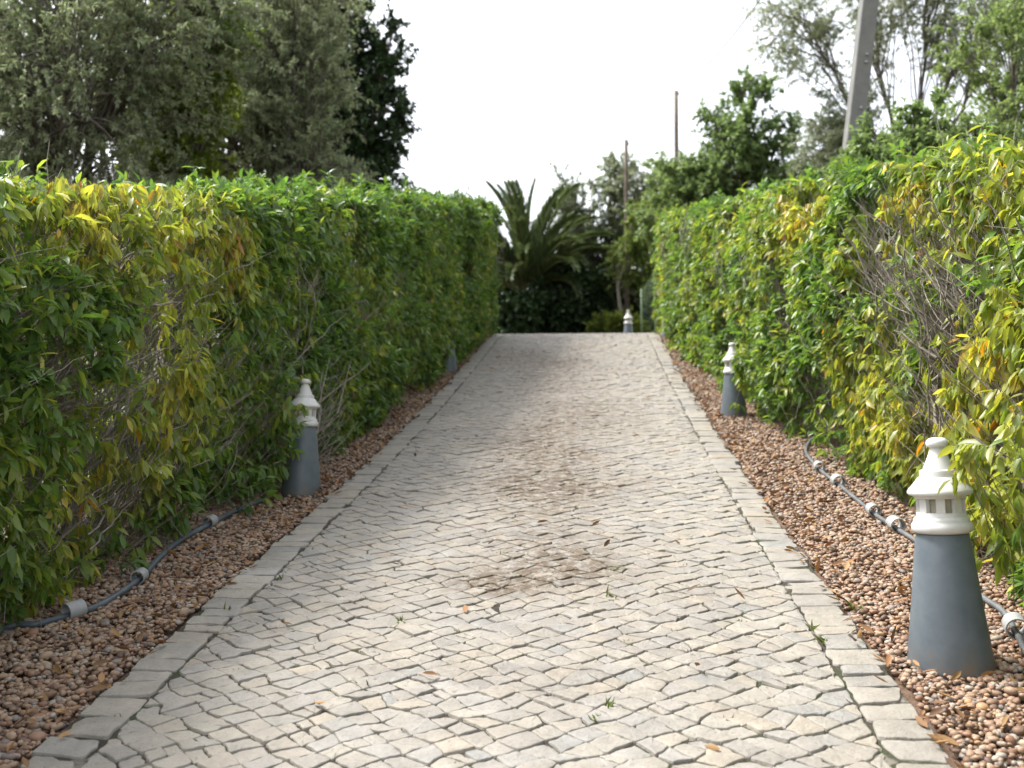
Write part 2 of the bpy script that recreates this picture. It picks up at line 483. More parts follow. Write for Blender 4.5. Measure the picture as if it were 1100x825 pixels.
# kerbs: a row of larger cut setts along each edge
mb = MB()
for sgn in (-1, 1):
    y = 1.5
    while y < 17.2:
        L = random.uniform(.075, .145)
        w0, w1 = 1.082 + random.gauss(0, .006), 1.250 + random.gauss(0, .009)
        sk = random.gauss(0, .006)
        p_ = [(sgn * w0, y + sk), (sgn * w1, y - sk), (sgn * w1, y + L - sk), (sgn * w0, y + L + sk)]
        sett(mb, p_, abs(random.gauss(.004, .002)) + .001, .0005 + random.gauss(0, .0022))
        y += L
tag(mb.build('kerb', M['stone']), kind='structure')

# ------------------------------------------------------------------ pebbles
def ico(sub):
    t = (1 + 5 ** .5) / 2
    v = [(-1, t, 0), (1, t, 0), (-1, -t, 0), (1, -t, 0), (0, -1, t), (0, 1, t), (0, -1, -t), (0, 1, -t), (t, 0, -1), (t, 0, 1), (-t, 0, -1), (-t, 0, 1)]
    f = [(0, 11, 5), (0, 5, 1), (0, 1, 7), (0, 7, 10), (0, 10, 11), (1, 5, 9), (5, 11, 4), (11, 10, 2), (10, 7, 6), (7, 1, 8),
         (3, 9, 4), (3, 4, 2), (3, 2, 6), (3, 6, 8), (3, 8, 9), (4, 9, 5), (2, 4, 11), (6, 2, 10), (8, 6, 7), (9, 8, 1)]
    v = [np.array(p) / np.linalg.norm(p) for p in v]
    for _ in range(sub):
        cache = {}; nf = []
        def mid(a, b_):
            k = (min(a, b_), max(a, b_))
            if k not in cache:
                p = v[a] + v[b_]; v.append(p / np.linalg.norm(p)); cache[k] = len(v) - 1
            return cache[k]
        for a, b_, c_ in f:
            x, y, z = mid(a, b_), mid(b_, c_), mid(c_, a)
            nf += [(a, x, z), (b_, y, x), (c_, z, y), (x, y, z)]
        f = nf
    return np.array(v), np.array(f)

def pebbles(mb, n, x0, x1, y0, y1, sub, size, zlo, zhi):
    V0, F0 = ico(sub)
    y = rng.uniform(y0, y1, n); s = rng.choice([-1, 1], n); x = s * rng.uniform(x0, x1, n)
    r = size * np.exp(np.clip(rng.normal(size=n), -2, 1.7) * .28)
    sx = np.stack([r * rng.uniform(.95, 1.35, n), r * rng.uniform(.8, 1.05, n), r * rng.uniform(.55, .85, n)], -1)
    U = V0[None] * (1 + .10 * np.sin(V0[None] @ rdir(n).reshape(n, 3, 1) * 3 + rng.uniform(0, 6, (n, 1, 1))))
    U = U * sx[:, None]
    a = rng.uniform(0, 2 * np.pi, n); tl = rng.normal(size=n) * .35
    ct, st_ = np.cos(tl)[:, None], np.sin(tl)[:, None]
    X, Y, Z = U[..., 0], U[..., 1] * ct - U[..., 2] * st_, U[..., 1] * st_ + U[..., 2] * ct
    c_, s_ = np.cos(a)[:, None], np.sin(a)[:, None]
    W = np.stack([X * c_ - Y * s_, X * s_ + Y * c_, Z], -1)
    z = gz(y) + rng.uniform(zlo, zhi, n) + .018 * (vnoise(np.stack([x, y, y * 0], -1), 3.0) - .5)
    W += np.stack([x, y, z], -1)[:, None]
    k = np.arange(n)[:, None, None] * len(V0)
    mb.add(W.reshape(-1, 3), (F0[None] + k).reshape(-1, 3), None, np.repeat(rng.random(n), len(V0)))
mb = MB()
pebbles(mb, 35000, 1.285, 2.15, 1.9, 5.6, 1, .0092, -.038, -.013)
pebbles(mb, 600, 1.285, 2.0, 1.9, 5.6, 1, .0125, -.022, -.009)
pebbles(mb, 42000, 1.275, 2.0, 5.6, 15.8, 0, .0115, -.035, -.012)
tag(mb.build('gravel', M['pebble']), 'brown and tan pebbles in the beds on both sides of the drive', 'gravel', kind='stuff')

# ------------------------------------------------------------------ hedges
def yl(y, pts):
    a = np.array(pts); return np.interp(y, a[:, 0], a[:, 1])

def hedge(name, sgn, y0, y1, face, height, thick, bare, yellow, base_yellow, label, nshoot, droop0, sprays=()):
    """face(y) = distance of the inner face from the drive's middle; bare / yellow = [(centre, radius)] patches"""
    root = empty(name, (sgn * (face(6.0) + thick / 2), 6.0, gz(6.0)))
    tag(root, label, 'hedge')
    inv = -np.array(root.location)
    n = nshoot
    y = rng.uniform(y0, y1, n)
    h = height(y)
    u = rng.random(n)
    comp = np.select([u < .41, u < .57, u < .71, u < .75], [0, 1, 2, 3], 4)   # face, top, back, end, inside
    dep = np.abs(rng.normal(size=n)) * .085 - .025
    zz = rng.uniform(.0, 1.0, n) * h + .03
    xx = rng.uniform(0, thick, n)
    nx = np.zeros((n, 3))
    far_end = comp == 3
    y = np.where(far_end, y1 - dep, y)
    bx = np.where(comp == 0, dep, np.where(comp == 2, thick - dep, xx))
    bz = np.where(comp == 1, h - dep, zz)
    nx[comp == 0] = (-sgn, 0, 0); nx[comp == 1] = (0, 0, 1); nx[comp == 2] = (sgn, 0, 0); nx[far_end] = (0, 1, 0)
    ins = comp == 4
    nx[ins] = rdir(ins.sum())
    q = np.stack([y * 0 + sgn * 3, y, bz], -1)
    lump = .17 * (vnoise(q, 1.1, 3) - .5) + .12 * (vnoise(q, 2.7, 4) - .5)
    # round the top edge and tuck in the foot
    edge = np.clip((bz / h - .88) / .12, 0, 1)
    foot = np.clip((.22 - bz / h) / .22, 0, 1)
    lift = .12 * (vnoise(np.stack([bx, y, y * 0 + 9], -1), 1.6, 5) - .5) + .07 * (vnoise(np.stack([bx, y, y * 0 + 9], -1), 4.5, 6) - .5)
    stray = np.where(rng.random(n) < .07, rng.uniform(.03, .17, n), 0)
    bx = bx + np.where(comp == 0, -lump + .10 * edge ** 2 + (.11 if sgn < 0 else .05) * foot - stray * .6, 0)
    ef = np.clip(1 - bx / .2, 0, 1)
    bz = bz + np.where(comp == 1, lift - .07 * ef ** 2 + stray, 0)
    P = np.stack([sgn * (face(y) + bx), y, gz(y) + bz], -1)
    # keep / drop
    keep = np.full(n, 1.0)
    gap = vnoise(P, 2.6, 11) * .6 + vnoise(P, 6.5, 12) * .4
    keep *= .14 + .86 * sstep(.36, .56, gap)
    keep *= 1 - .25 * foot
    yel = np.zeros(n)
    for c_, r_ in bare:
        d = np.linalg.norm((P - c_) / (np.asarray(r_) * [.65, 1, 1]), axis=1)
        keep *= 1 - .76 * (1 - sstep(.55, 1.1, d))
    for c_, r_ in yellow:
        d = np.linalg.norm((P - c_) / np.asarray(r_), axis=1)
        yel = np.maximum(yel, 1 - sstep(.5, 1.25, d))
    keep *= 1 - .42 * yel * (comp == 0)
    k = rng.random(n) < keep
    P, nx, yel, comp = P[k], nx[k], yel[k], comp[k]
    for c_, r_, k_, yv_ in sprays:      # long shoots that reach out of the face
        P = np.concatenate([P, np.asarray(c_) + rng.normal(size=(k_, 3)) * r_]); nx = np.concatenate([nx, np.tile([-sgn * .8, -.3, .1], (k_, 1))])
        yel = np.concatenate([yel, np.full(k_, yv_)]); comp = np.concatenate([comp, np.zeros(k_, int)])
    n = len(P)
    shoot_yel = np.clip(base_yellow + .45 * yel + .55 * (vnoise(P, 3.2, 21) - .5) + rng.normal(size=n) * .10 - .16 * (comp == 1), 0, 1)
    ax = nrm(nx * .65 + np.array([0, 0, .55]) + rdir(n) * .75)
    # leaves in whorls at the end of each shoot
    m_ = MB()
    sdr = np.exp(rng.normal(size=n) * .5)
    kmax = 11
    nl = np.round(rng.uniform(6, kmax, n)).astype(int)
    ref = nrm(np.cross(ax, rdir(n))); bi = np.cross(ax, ref)
    for s in range(kmax):
        sel = nl > s
        a_, P_, r_, b_, yv = ax[sel], P[sel], ref[sel], bi[sel], shoot_yel[sel]
        nn = len(P_)
        ang = s * 2.399 + rng.normal(size=nn) * .3
        rad = r_ * np.cos(ang)[:, None] + b_ * np.sin(ang)[:, None]
        op = rng.uniform(.5, 1.35, nn) - s * .035
        dirn = a_ * np.cos(op)[:, None] + rad * np.sin(op)[:, None]
        dr = droop0 * (.25 + 2.2 * yv) * sdr[sel] * rng.uniform(.6, 1.4, nn)
        dirn = nrm(dirn + np.outer(dr, [0, 0, -1.]))
        base = P_ + a_ * (s * .0095 - .05)
        ll = rng.uniform(.048, .094, nn) * (1 - .25 * (s > 8)); ww = ll * rng.uniform(.31, .44, nn)
        tint = np.clip(.12 + .62 * yv + rng.normal(size=nn) * .085 + (rng.random(nn) < .028 * (.25 + yv * 2.2)) * .35, 0, 1)
        leaves(m_, base, dirn, ll, ww, tint, rng.random(nn), curl=rng.uniform(.05, .4, nn)[:, None], fold=.22)
    fo = m_.build('foliage', M['hedge'], root, loc=root.location); fo.location = (0, 0, 0)
    # stems, branches and twigs
    t_ = MB()
    ns = int((y1 - y0) * 11)
    sy = rng.uniform(y0, y1, ns)
    sx = face(sy) + thick * rng.uniform(.2, .85, ns)
    A = np.stack([sgn * sx, sy, gz(sy) - .03], -1)
    H = height(sy)
    C = A + np.stack([sgn * rng.normal(size=ns) * .22, rng.normal(size=ns) * .35, H * rng.uniform(.6, .92, ns)], -1)
    B = (A + C) / 2 + rng.normal(size=(ns, 3)) * .12
    st = bez(A, B, C, 8); st[:, 1:-1] += rng.normal(size=(ns, 6, 3)) * .018
    tubes(t_, st, np.linspace(.013, .004, 8)[None] * rng.uniform(.5, 1.3, (ns, 1)), 5, caps=False)
    nb = ns * 7
    pi = rng.integers(0, ns, nb)
    s_, tg = along(st[pi], rng.uniform(.12, .95, nb))
    dd = nrm(tg * .7 + rdir(nb) * .9 + np.array([-sgn * .25, .15, .25]))
    ln = rng.uniform(.25, .6, nb)[:, None]
    E = s_ + dd * ln + np.array([0, 0, .08])
    lim = sgn * (face(E[:, 1]) - .01); E[:, 0] = np.maximum(E[:, 0], lim) if sgn > 0 else np.minimum(E[:, 0], lim)
    E[:, 2] = np.minimum(E[:, 2], gz(E[:, 1]) + height(E[:, 1]) - .02)
    br = bez(s_, s_ + dd * ln * .5 + rng.normal(size=(nb, 3)) * .04, E, 6); br[:, 1:] += rng.normal(size=(nb, 5, 3)) * .010
    tubes(t_, br, np.linspace(.0055, .002, 6)[None] * rng.uniform(.6, 1.3, (nb, 1)), 4, caps=False)
    nt_ = nb * 3
    pi = rng.integers(0, nb, nt_)
    s_, tg = along(br[pi], rng.uniform(.2, 1., nt_))
    dd = nrm(tg + rdir(nt_) * .9)
    ln = rng.uniform(.08, .28, nt_)[:, None]
    tw = bez(s_, s_ + dd * ln * .5 + rng.normal(size=(nt_, 3)) * .02, s_ + dd * ln + rng.normal(size=(nt_, 3)) * .03, 4)
    tubes(t_, tw, np.linspace(.0024, .0010, 4)[None], 3, caps=False)
    # extra bare twigs in the thin patches
    for c_, r_ in bare:
        c_ = np.asarray(c_); r_ = np.asarray(r_)
        nn = int(430 * r_[1] * r_[2] / .25)
        s_ = c_ + rng.normal(size=(nn, 3)) * .62 * r_ * np.array([.3, 1, 1.0]) + np.array([sgn * .16, 0, -.12])
        dd = nrm(np.array([-sgn * .03, .55 if sgn < 0 else .05, .75]) + rdir(nn) * .60)
        ln = rng.uniform(.15, .55, nn)[:, None]
        e_ = s_ + dd * ln
        tw = bez(s_, s_ + dd * ln * .5 + rng.normal(size=(nn, 3)) * .02, e_, 6); tw[:, 1:-1] += rng.normal(size=(nn, 4, 3)) * .005
        tubes(t_, tw, np.linspace(.0036, .0012, 6)[None] * np.exp(rng.normal(size=(nn, 1)) * .45), 4, caps=False)
    # longer bare branches reaching through the near part of the hedge
    nn = 150
    y_ = rng.uniform(2.6, 7.5, nn)
    s_ = np.stack([sgn * (face(y_) + rng.uniform(.04, .22, nn)), y_, gz(y_) + rng.uniform(.15, 1.35, nn)], -1)
    dd = nrm(np.array([-sgn * .16, .75 if sgn < 0 else .1, .55 if sgn < 0 else .95]) + rdir(nn) * .38)
    ln = rng.uniform(.3, .8, nn)[:, None]
    e_ = s_ + dd * ln; e_[:, 2] = np.minimum(e_[:, 2], gz(e_[:, 1]) + height(e_[:, 1]) + .04)
    tw = bez(s_, (s_ + e_) / 2 + rng.normal(size=(nn, 3)) * .04, e_, 9); tw[:, 1:-1] += rng.normal(size=(nn, 7, 3)) * .009
    tubes(t_, tw, np.linspace(.0044, .0012, 9)[None] * np.exp(rng.normal(size=(nn, 1)) * .35), 5, caps=False)
    # every shoot hangs on a twig of its own
    bk = np.stack([rng.normal(size=n) * .05 + sgn * .10 * (comp == 0), rng.normal(size=n) * .06, -rng.uniform(.05, .22, n)], -1)
    A = P + bk
    tw = bez(A, (A + P) / 2 + rng.normal(size=(n, 3)) * .015, P + ax * .04, 4)
    tubes(t_, tw, np.linspace(.0022, .0012, 4)[None], 3, caps=False)
    bo = t_.build('branches', M['twig'], root, loc=root.location); bo.location = (0, 0, 0)
    return root

lf = lambda y: yl(y, [(0, 1.84), (3.5, 1.80), (5, 1.70), (6.5, 1.62), (9, 1.46), (11.5, 1.34), (12.6, 1.32), (12.9, 1.22), (16, 1.16)])
rf = lambda y: yl(y, [(0, 2.06), (4, 2.0), (7, 1.86), (9.8, 1.60), (13, 1.36), (16, 1.22)])
lh = lambda y: yl(y, [(0, 1.66), (3.5, 1.68), (5.2, 1.74), (8, 1.90), (12, 1.98), (16, 1.98)])
rh = lambda y: yl(y, [(0, 1.72), (4, 1.76), (5.5, 1.86), (7.6, 1.92), (11, 1.86), (16, 1.74)])
def patch(px, py, d, r): return (at(px, py, d), r)
hedge('hedge', -1, 1.4, 15.3, lf, lh, 1.15,
      [patch(120, 560, 4.6, (.25, .5, .2)), patch(40, 500, 4.2, (.25, .35, .2)), patch(260, 480, 5.8, (.25, .4, .22)), patch(30, 320, 4.2, (.35, .35, .28)), patch(90, 400, 4.3, (.3, .4, .3)), patch(190, 330, 5.2, (.25, .3, .3)), patch(350, 455, 6.6, (.3, .5, .22)),
       patch(200, 470, 5.2, (.25, .4, .2)), patch(390, 370, 8.6, (.2, .35, .25))],
      [patch(120, 240, 4.6, (.5, .9, .35)), patch(200, 250, 5.2, (.5, .9, .45)), patch(170, 380, 5.0, (.5, .8, .5)), patch(90, 470, 4.4, (.4, .6, .4))],
      .29, 'long shaded hedge along the left edge of the drive', 35000, .95,
      [(hit(323, 524) + np.array([-.035, -.24, .28]), (.04, .05, .10), 22, .35), (hit(323, 524) + np.array([-.04, -.20, .48]), (.04, .05, .06), 10, .3), (hit(323, 524) + np.array([-.10, -.10, .68]), (.06, .06, .06), 8, .3), (hit(290, 545) + np.array([-.05, 0, .12]), (.07, .14, .07), 10, .1), (at(481, 352, 11.45), (.07, .15, .10), 40, .1), (at(470, 372, 11.3), (.05, .1, .08), 20, .1),
       (at(250, 500, 5.9), (.08, .2, .12), 14, .3)])
hedge('hedge', 1, 1.4, 15.6, rf, rh, 1.15,
      [patch(985, 320, 5.0, (.4, .45, .36)), patch(1050, 330, 4.6, (.35, .4, .34)), patch(930, 300, 5.8, (.3, .4, .26)), patch(1070, 440, 4.4, (.3, .3, .25)),
       patch(985, 420, 5.0, (.3, .25, .3))],
      [patch(1000, 220, 4.9, (.5, 1.2, .35)), patch(1060, 440, 4.5, (.5, .8, .55)), patch(900, 420, 6.0, (.45, .9, .5)), patch(950, 480, 5.4, (.4, .7, .4)), patch(860, 240, 7.4, (.4, .8, .3)),
       ],
      .34, 'sunlit hedge on the right, with bare twigs and yellowing leaves', 31000, .85,
      [(hit(788, 444) + np.array([.030, -.19, .26]), (.035, .04, .10), 14, .25), (hit(788, 444) + np.array([.075, -.16, .50]), (.04, .04, .07), 8, .3), (at(1036, 478, 3.27), (.018, .03, .03), 5, .9), (at(1050, 470, 3.4), (.05, .06, .05), 8, .8), (at(1042, 505, 3.62), (.035, .05, .05), 6, .6), (at(1080, 560, 3.5), (.06, .08, .07), 9, .35), (at(1090, 520, 3.6), (.08, .1, .1), 12, .6),
       (at(722, 345, 14.6), (.06, .2, .12), 16, .4), (at(1050, 172, 4.7), (.15, .25, .08), 26, .6), (at(870, 330, 7.2), (.08, .2, .2), 14, .2)])

# ------------------------------------------------------------------ lamp bollards
def make_bollard():
    root = empty('lamp_bollard', (0, 0, 0))
    s = MB()
    lathe(s, [(.0, -.05), (.135, -.05), (.134, 0), (.110, .19), (.0865, .395), (.0815, .418), (.0805, .428), (.0, .428)], 56)
    s.build('shaft', M['paintgrey'], root)
    l = MB()
    lathe(l, [(.0, .428), (.084, .428), (.090, .431), (.0945, .438), (.0950, .447), (.0935, .456), (.0885, .462), (.0865, .465), (.0862, .471), (.0840, .477), (.0775, .480), (.0765, .481), (.0765, .4935), (.0755, .4945), (.0, .4945)], 56)
    for k in range(8):
        a = k / 8 * 2 * math.pi + .39
        box(l, (.0675 * math.cos(a), .0675 * math.sin(a), .518), (.0155, .0275, .0485), a)
    lan = l.build('lantern', M['paintwhite'], root, sharp=50)
    g = MB(); lathe(g, [(.0575, .4935), (.0575, .5415)], 32); g.build('pane', M['frosted'], lan)
    r_ = MB()
    lathe(r_, [(.0, .541), (.0795, .541), (.082, .545), (.084, .549), (.097, .552), (.1005, .556), (.1010, .562), (.0985, .568), (.088, .580), (.0765, .594), (.0685, .604), (.0640, .608), (.0620, .6095), (.0600, .6105), (.0590, .614), (.0590, .627), (.0575, .631), (.0520, .6325), (.0490, .634), (.0465, .640), (.0410, .652), (.0345, .668), (.0285, .684), (.0245, .696), (.0230, .702), (.0235, .705), (.0310, .708),
               (.0335, .711), (.0345, .715), (.0345, .721), (.0325, .727), (.0270, .733), (.0180, .737), (.0, .7385)], 56)
    r_.build('cap', M['paintwhite'], root, sharp=38)
    return root

def children(o): return [c_ for c_ in bpy.data.objects if c_.parent == o]
def copy_tree(o, parent=None):
    c_ = o.copy(); col.objects.link(c_)
    if parent: c_.parent = parent
    for ch in children(o): copy_tree(ch, c_)
    return c_

boll = make_bollard()
spots = [  # foot of each, size, lean
    (hit(1021, 704.5), 1.035, (.0, -.045), 'lamp bollard nearest the viewer, its white lantern and grey cone in full view'),
    (hit(323, 524), .94, (.0, .035), 'lamp bollard half wrapped in leaves, standing on the left pebble bed beside the hedge'),
    (hit(788, 444), .86, (.0, -.02), 'lamp bollard behind a leafy shoot on the right pebble bed, partway up the drive'),
    (hit(480, 398), .92, (.0, .0), 'lamp bollard with its lantern hidden in the left hedge, only its blue grey foot showing'),
    (hit(719, 361), .92, (.0, .0), 'lamp bollard almost swallowed by the far end of the right hedge'),
    (at(675, 367, 21.5), .98, (.0, .0), 'small distant lamp bollard past the crest, in front of a low round bush'),
]
for k, (p, s, (lx, ly), lab) in enumerate(spots):
    o = boll if k == 0 else copy_tree(boll)
    p = p.copy(); p[2] = gz(p[1]) - (.03 if k < 5 else .045)
    o.location = p; o.scale = (s, s, s); o.rotation_euler = (lx, ly, k * .35 + .08)
    tag(o, lab, 'bollard lamp', 'lighthouse shaped lamp bollards beside the drive')
    print('bollard', k, np.round(p, 2))

# ------------------------------------------------------------------ pipes lying on the pebbles
def spline(P, n):
    P = np.asarray(P, float); Q = np.concatenate([[2 * P[0] - P[1]], P, [2 * P[-1] - P[-2]]])
    o = []
    for k in range(len(P) - 1):
        p0, p1, p2, p3 = Q[k:k + 4]
        for t in np.linspace(0, 1, n, endpoint=False):
            o.append(.5 * (2 * p1 + (p2 - p0) * t + (2 * p0 - 5 * p1 + 4 * p2 - p3) * t * t + (3 * p1 - p0 - 3 * p2 + p3) * t ** 3))
    o.append(P[-1]); return np.array(o)

def pipe(pix, rad, mat, collars, label, extra_front=None, lift=.012):
    P = [hit(*p) for p in pix]
    for p in P: p[2] = gz(p[1]) + lift - .012
    if extra_front is not None: P = [np.array(extra_front)] + P
    L = spline(P, 8)
    root = empty('garden_pipe', P[0]); tag(root, label, 'pipe')
    mb = MB(); tubes(mb, L[None], rad, 12, caps=True)
    o = mb.build('hose', mat, root, loc=root.location); o.location = (0, 0, 0)
    for (px, py, s) in collars:
        h_ = hit(px, py); k = int(np.argmin(np.linalg.norm(L - h_, axis=1))); k = min(max(k, 1), len(L) - 2)
        c_, d = L[k], nrm(L[k + 1] - L[k - 1])
        mb = MB()
        w, ro, ri = .041 * s, .042 * s, .036 * s
        up_ = nrm(np.array([0, 0, 1.]) - d * d[2]); sd = np.cross(d, up_)
        cc = c_ + up_ * (ri - rad) * .9
        an = np.arange(28) / 28 * 2 * np.pi
        rings = []
        for (r_, a_) in ((ro, -w), (ro, w), (ri, w), (ri, -w)):
            rings.append(cc + d * a_ + r_ * (np.cos(an)[:, None] * up_ + np.sin(an)[:, None] * sd))
        idx = np.arange(4 * 28).reshape(4, 28)
        nxt = np.roll(idx, -1, 0)
        q = np.stack([idx, np.roll(idx, -1, 1), np.roll(nxt, -1, 1), nxt], -1).reshape(-1, 4)
        mb.add(np.concatenate(rings), None, q)
        o = mb.build('collar', M['collar'], root, smooth=False, loc=root.location); o.location = (0, 0, 0)
    return root

pipe([(-10, 684), (40, 671), (80, 660), (112, 648), (150, 622), (168, 603), (190, 583), (226, 563), (262, 545), (285, 536)], .0135, M['pipe'],
     [(79, 660, .85), (150, 622, .72), (226, 563, .75)], 'dark blue grey plastic pipe with pale collars lying under the left hedge', extra_front=(-1.78, 2.6, gz(2.6) + .0))
pipe([(1180, 760), (1112, 712), (1093, 682), (1078, 658), (1055, 641), (1020, 612), (985, 582), (962, 567), (938, 551), (900, 520), (880, 504), (866, 486), (870, 474), (880, 466)], .0115, M['pipe_pale'],
     [(1092, 680, .95), (962, 567, .9), (938, 551, .8), (900, 520, .9), (880, 504, .8)], 'pale grey plastic pipe with white collars winding along the right hedge')

# ------------------------------------------------------------------ trees
def tree(name, label, base, fork, lobes, leafmat, nbr, ntw, nlf, leafL, leafW, trunk_r=.12, twigL=.35, droop=.2, cat='tree', group=None, tint=(.0, 1.), lean=(0, 0), bark='bark', up=.2, nofloor=False):
    """lobes = [(offset from base, radii)]; limbs run to the lobes, branches fill them, twigs carry the leaves"""
    base = np.asarray(base, float); base[2] = gz(base[1]) - .06
    nlf = int(nlf * 1.55); nbr = int(nbr * 1.15); leafW *= 1.25
    root = empty(name, base); tag(root, label, cat, group)
    lb = np.array([l[0] for l in lobes]) + base; lr = np.array([l[1] for l in lobes]); nL = len(lobes)
    fk = base + np.array([lean[0], lean[1], fork])
    w = MB()
    tr = bez(base[None], ((base + fk) / 2 + rng.normal(size=3) * .06)[None], fk[None], 8)
    tubes(w, tr, np.linspace(1.25, .8, 8)[None] * trunk_r, 9, caps=False)
    ctrl = fk + (lb - fk) * .45 + np.array([0, 0, .25]) * np.linalg.norm(lb - fk, axis=1, keepdims=True) * up + rng.normal(size=(nL, 3)) * .12
    lm = bez(np.repeat(fk[None], nL, 0), ctrl, lb + lr * np.array([0, 0, .35]), 10)
    lm[:, 1:-1] += rng.normal(size=(nL, 8, 3)) * .03
    tubes(w, lm, np.linspace(.5, .10, 10)[None] * trunk_r, 7, caps=False)
    vol = lr.prod(1); per = np.maximum(3, (nbr * vol ** .67 / (vol ** .67).sum()).astype(int))
    li = np.repeat(np.arange(nL), per); nb = len(li)
    T = lb[li] + rdir(nb) * lr[li] * rng.uniform(.25, 1, (nb, 1)) ** .5 * .92
    T[:, 2] = np.maximum(T[:, 2], gz(T[:, 1]) + .1)
    s_, tg = along(lm[li], rng.uniform(.35, 1, nb))
    br = bez(s_, (s_ + T) / 2 + tg * np.linalg.norm(T - s_, axis=1, keepdims=True) * .2 + rng.normal(size=(nb, 3)) * .08, T, 7)
    br[:, 1:-1] += rng.normal(size=(nb, 5, 3)) * .02
    tubes(w, br, np.linspace(.13, .035, 7)[None] * trunk_r, 5, caps=False)
    nt_ = nb * ntw
    pi = np.repeat(np.arange(nb), ntw)
    s_, tg = along(br[pi], rng.uniform(.45, 1, nt_))
    dd = nrm(tg * .7 + rdir(nt_) * .85 + np.array([0, 0, .15 - droop * .5]))
    ln = (twigL * rng.uniform(.5, 1.2, nt_))[:, None]
    tw = bez(s_, s_ + dd * ln * .55, s_ + dd * ln - np.array([0, 0, 1.]) * ln * droop * .6, 5)
    tubes(w, tw, np.linspace(.024, .010, 5)[None] * trunk_r, 3, caps=False)
    o = w.build('trunk', M[bark], root, loc=base); o.location = (0, 0, 0)
    c_ = MB(); n = nt_ * nlf
    pi = np.repeat(np.arange(nt_), nlf)
    s_, tg = along(tw[pi], rng.uniform(.1, 1, n))
    dd = nrm(tg * .6 + rdir(n) * .9 + np.array([0, 0, -droop]))
    ll = leafL * rng.uniform(.65, 1.25, n)
    tnv = np.clip(tint[0] + (tint[1] - tint[0]) * (.55 * vnoise(s_, .9, 31) + .45 * rng.random(n)), 0, 1)
    leaves(c_, s_, dd, ll, leafW * ll / leafL, tnv, rng.random(n), detail=0, curl=.1, fold=.15)
    o = c_.build('crown', M[leafmat], root, loc=base); o.location = (0, 0, 0)
    return root

def pt(px, d):
    p = at(px, 350, d); return np.array([p[0], p[1], 0.0])

# left, behind the hedge
tree('olive_tree', 'grey green olive tree nearest the viewer, filling the upper left corner', pt(40, 10.5), 1.1,
     [((-1.3, .2, 3.3), (1.5, 1.4, 1.6)), ((.4, -.2, 3.0), (1.4, 1.3, 1.5)), ((-.3, .3, 4.6), (1.7, 1.5, 1.3)), ((1.2, .4, 4.0), (1.2, 1.2, 1.3)), ((-.6, -.5, 1.9), (1.5, 1.1, .9)), ((.9, .2, 2.0), (1.1, 1., .9))],
     'olive', 330, 8, 20, .062, .016, .15, .36, .35, group='olive trees behind the left hedge')
tree('olive_tree', 'silvery olive tree between the yellow green tree and the dark evergreen', pt(280, 13.8), 1.2,
     [((-.4, 0, 3.0), (1.3, 1.3, 1.6)), ((.4, .1, 3.7), (1.1, 1.2, 1.5)), ((-.3, .3, 5.0), (1.3, 1.3, 1.2)), ((.7, -.1, 2.2), (1.0, 1.1, 1.1)), ((-.8, .2, 2.0), (1.1, 1., 1.)), ((.6, 0, 4.9), (.9, .9, .9))],
     'olive', 330, 8, 19, .066, .017, .15, .4, .35, group='olive trees behind the left hedge', tint=(.2, 1.))
tree('leafy_tree', 'yellow green leafy tree between two grey olive trees', pt(196, 11.6), 1.2,
     [((-.1, 0, 2.3), (.55, .6, .8)), ((.15, .1, 3.4), (.5, .5, .8)), ((-.25, .1, 3.2), (.5, .5, .7)), ((.2, 0, 1.9), (.6, .6, .6)), ((.2, .1, 4.5), (.6, .6, .8))],
     'lime', 170, 7, 18, .075, .03, .13, .35, .25, tint=(0, .8))
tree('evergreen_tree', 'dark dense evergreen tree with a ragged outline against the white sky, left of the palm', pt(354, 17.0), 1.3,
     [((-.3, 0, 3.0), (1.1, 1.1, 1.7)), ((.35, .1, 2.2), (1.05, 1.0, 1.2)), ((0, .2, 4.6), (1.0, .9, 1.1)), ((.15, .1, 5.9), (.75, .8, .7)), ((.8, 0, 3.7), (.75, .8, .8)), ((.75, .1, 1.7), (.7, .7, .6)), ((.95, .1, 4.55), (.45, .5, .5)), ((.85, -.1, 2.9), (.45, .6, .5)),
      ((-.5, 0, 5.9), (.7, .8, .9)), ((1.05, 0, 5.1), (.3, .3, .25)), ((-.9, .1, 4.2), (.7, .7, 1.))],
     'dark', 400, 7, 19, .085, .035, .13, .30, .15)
tree('olive_tree', 'tall grey olive tree standing further back above the yellow green tree', pt(100, 18.0), 1.5,
     [((-1.5, 0, 4.4), (1.9, 1.5, 2.)), ((.8, 0, 4.2), (1.8, 1.5, 2.)), ((-.3, 0, 6.8), (2., 1.6, 1.5)), ((2.4, .3, 5.2), (1.4, 1.3, 1.7)), ((2.0, 0, 3.0), (1.6, 1.3, 1.4)), ((-2, 0, 2.6), (1.8, 1.3, 1.4)), ((3.2, 0, 6.9), (1.3, 1.2, 1.1))],
     'olive', 330, 7, 17, .085, .022, .16, .45, .3, group='olive trees behind the left hedge', tint=(0, .7))
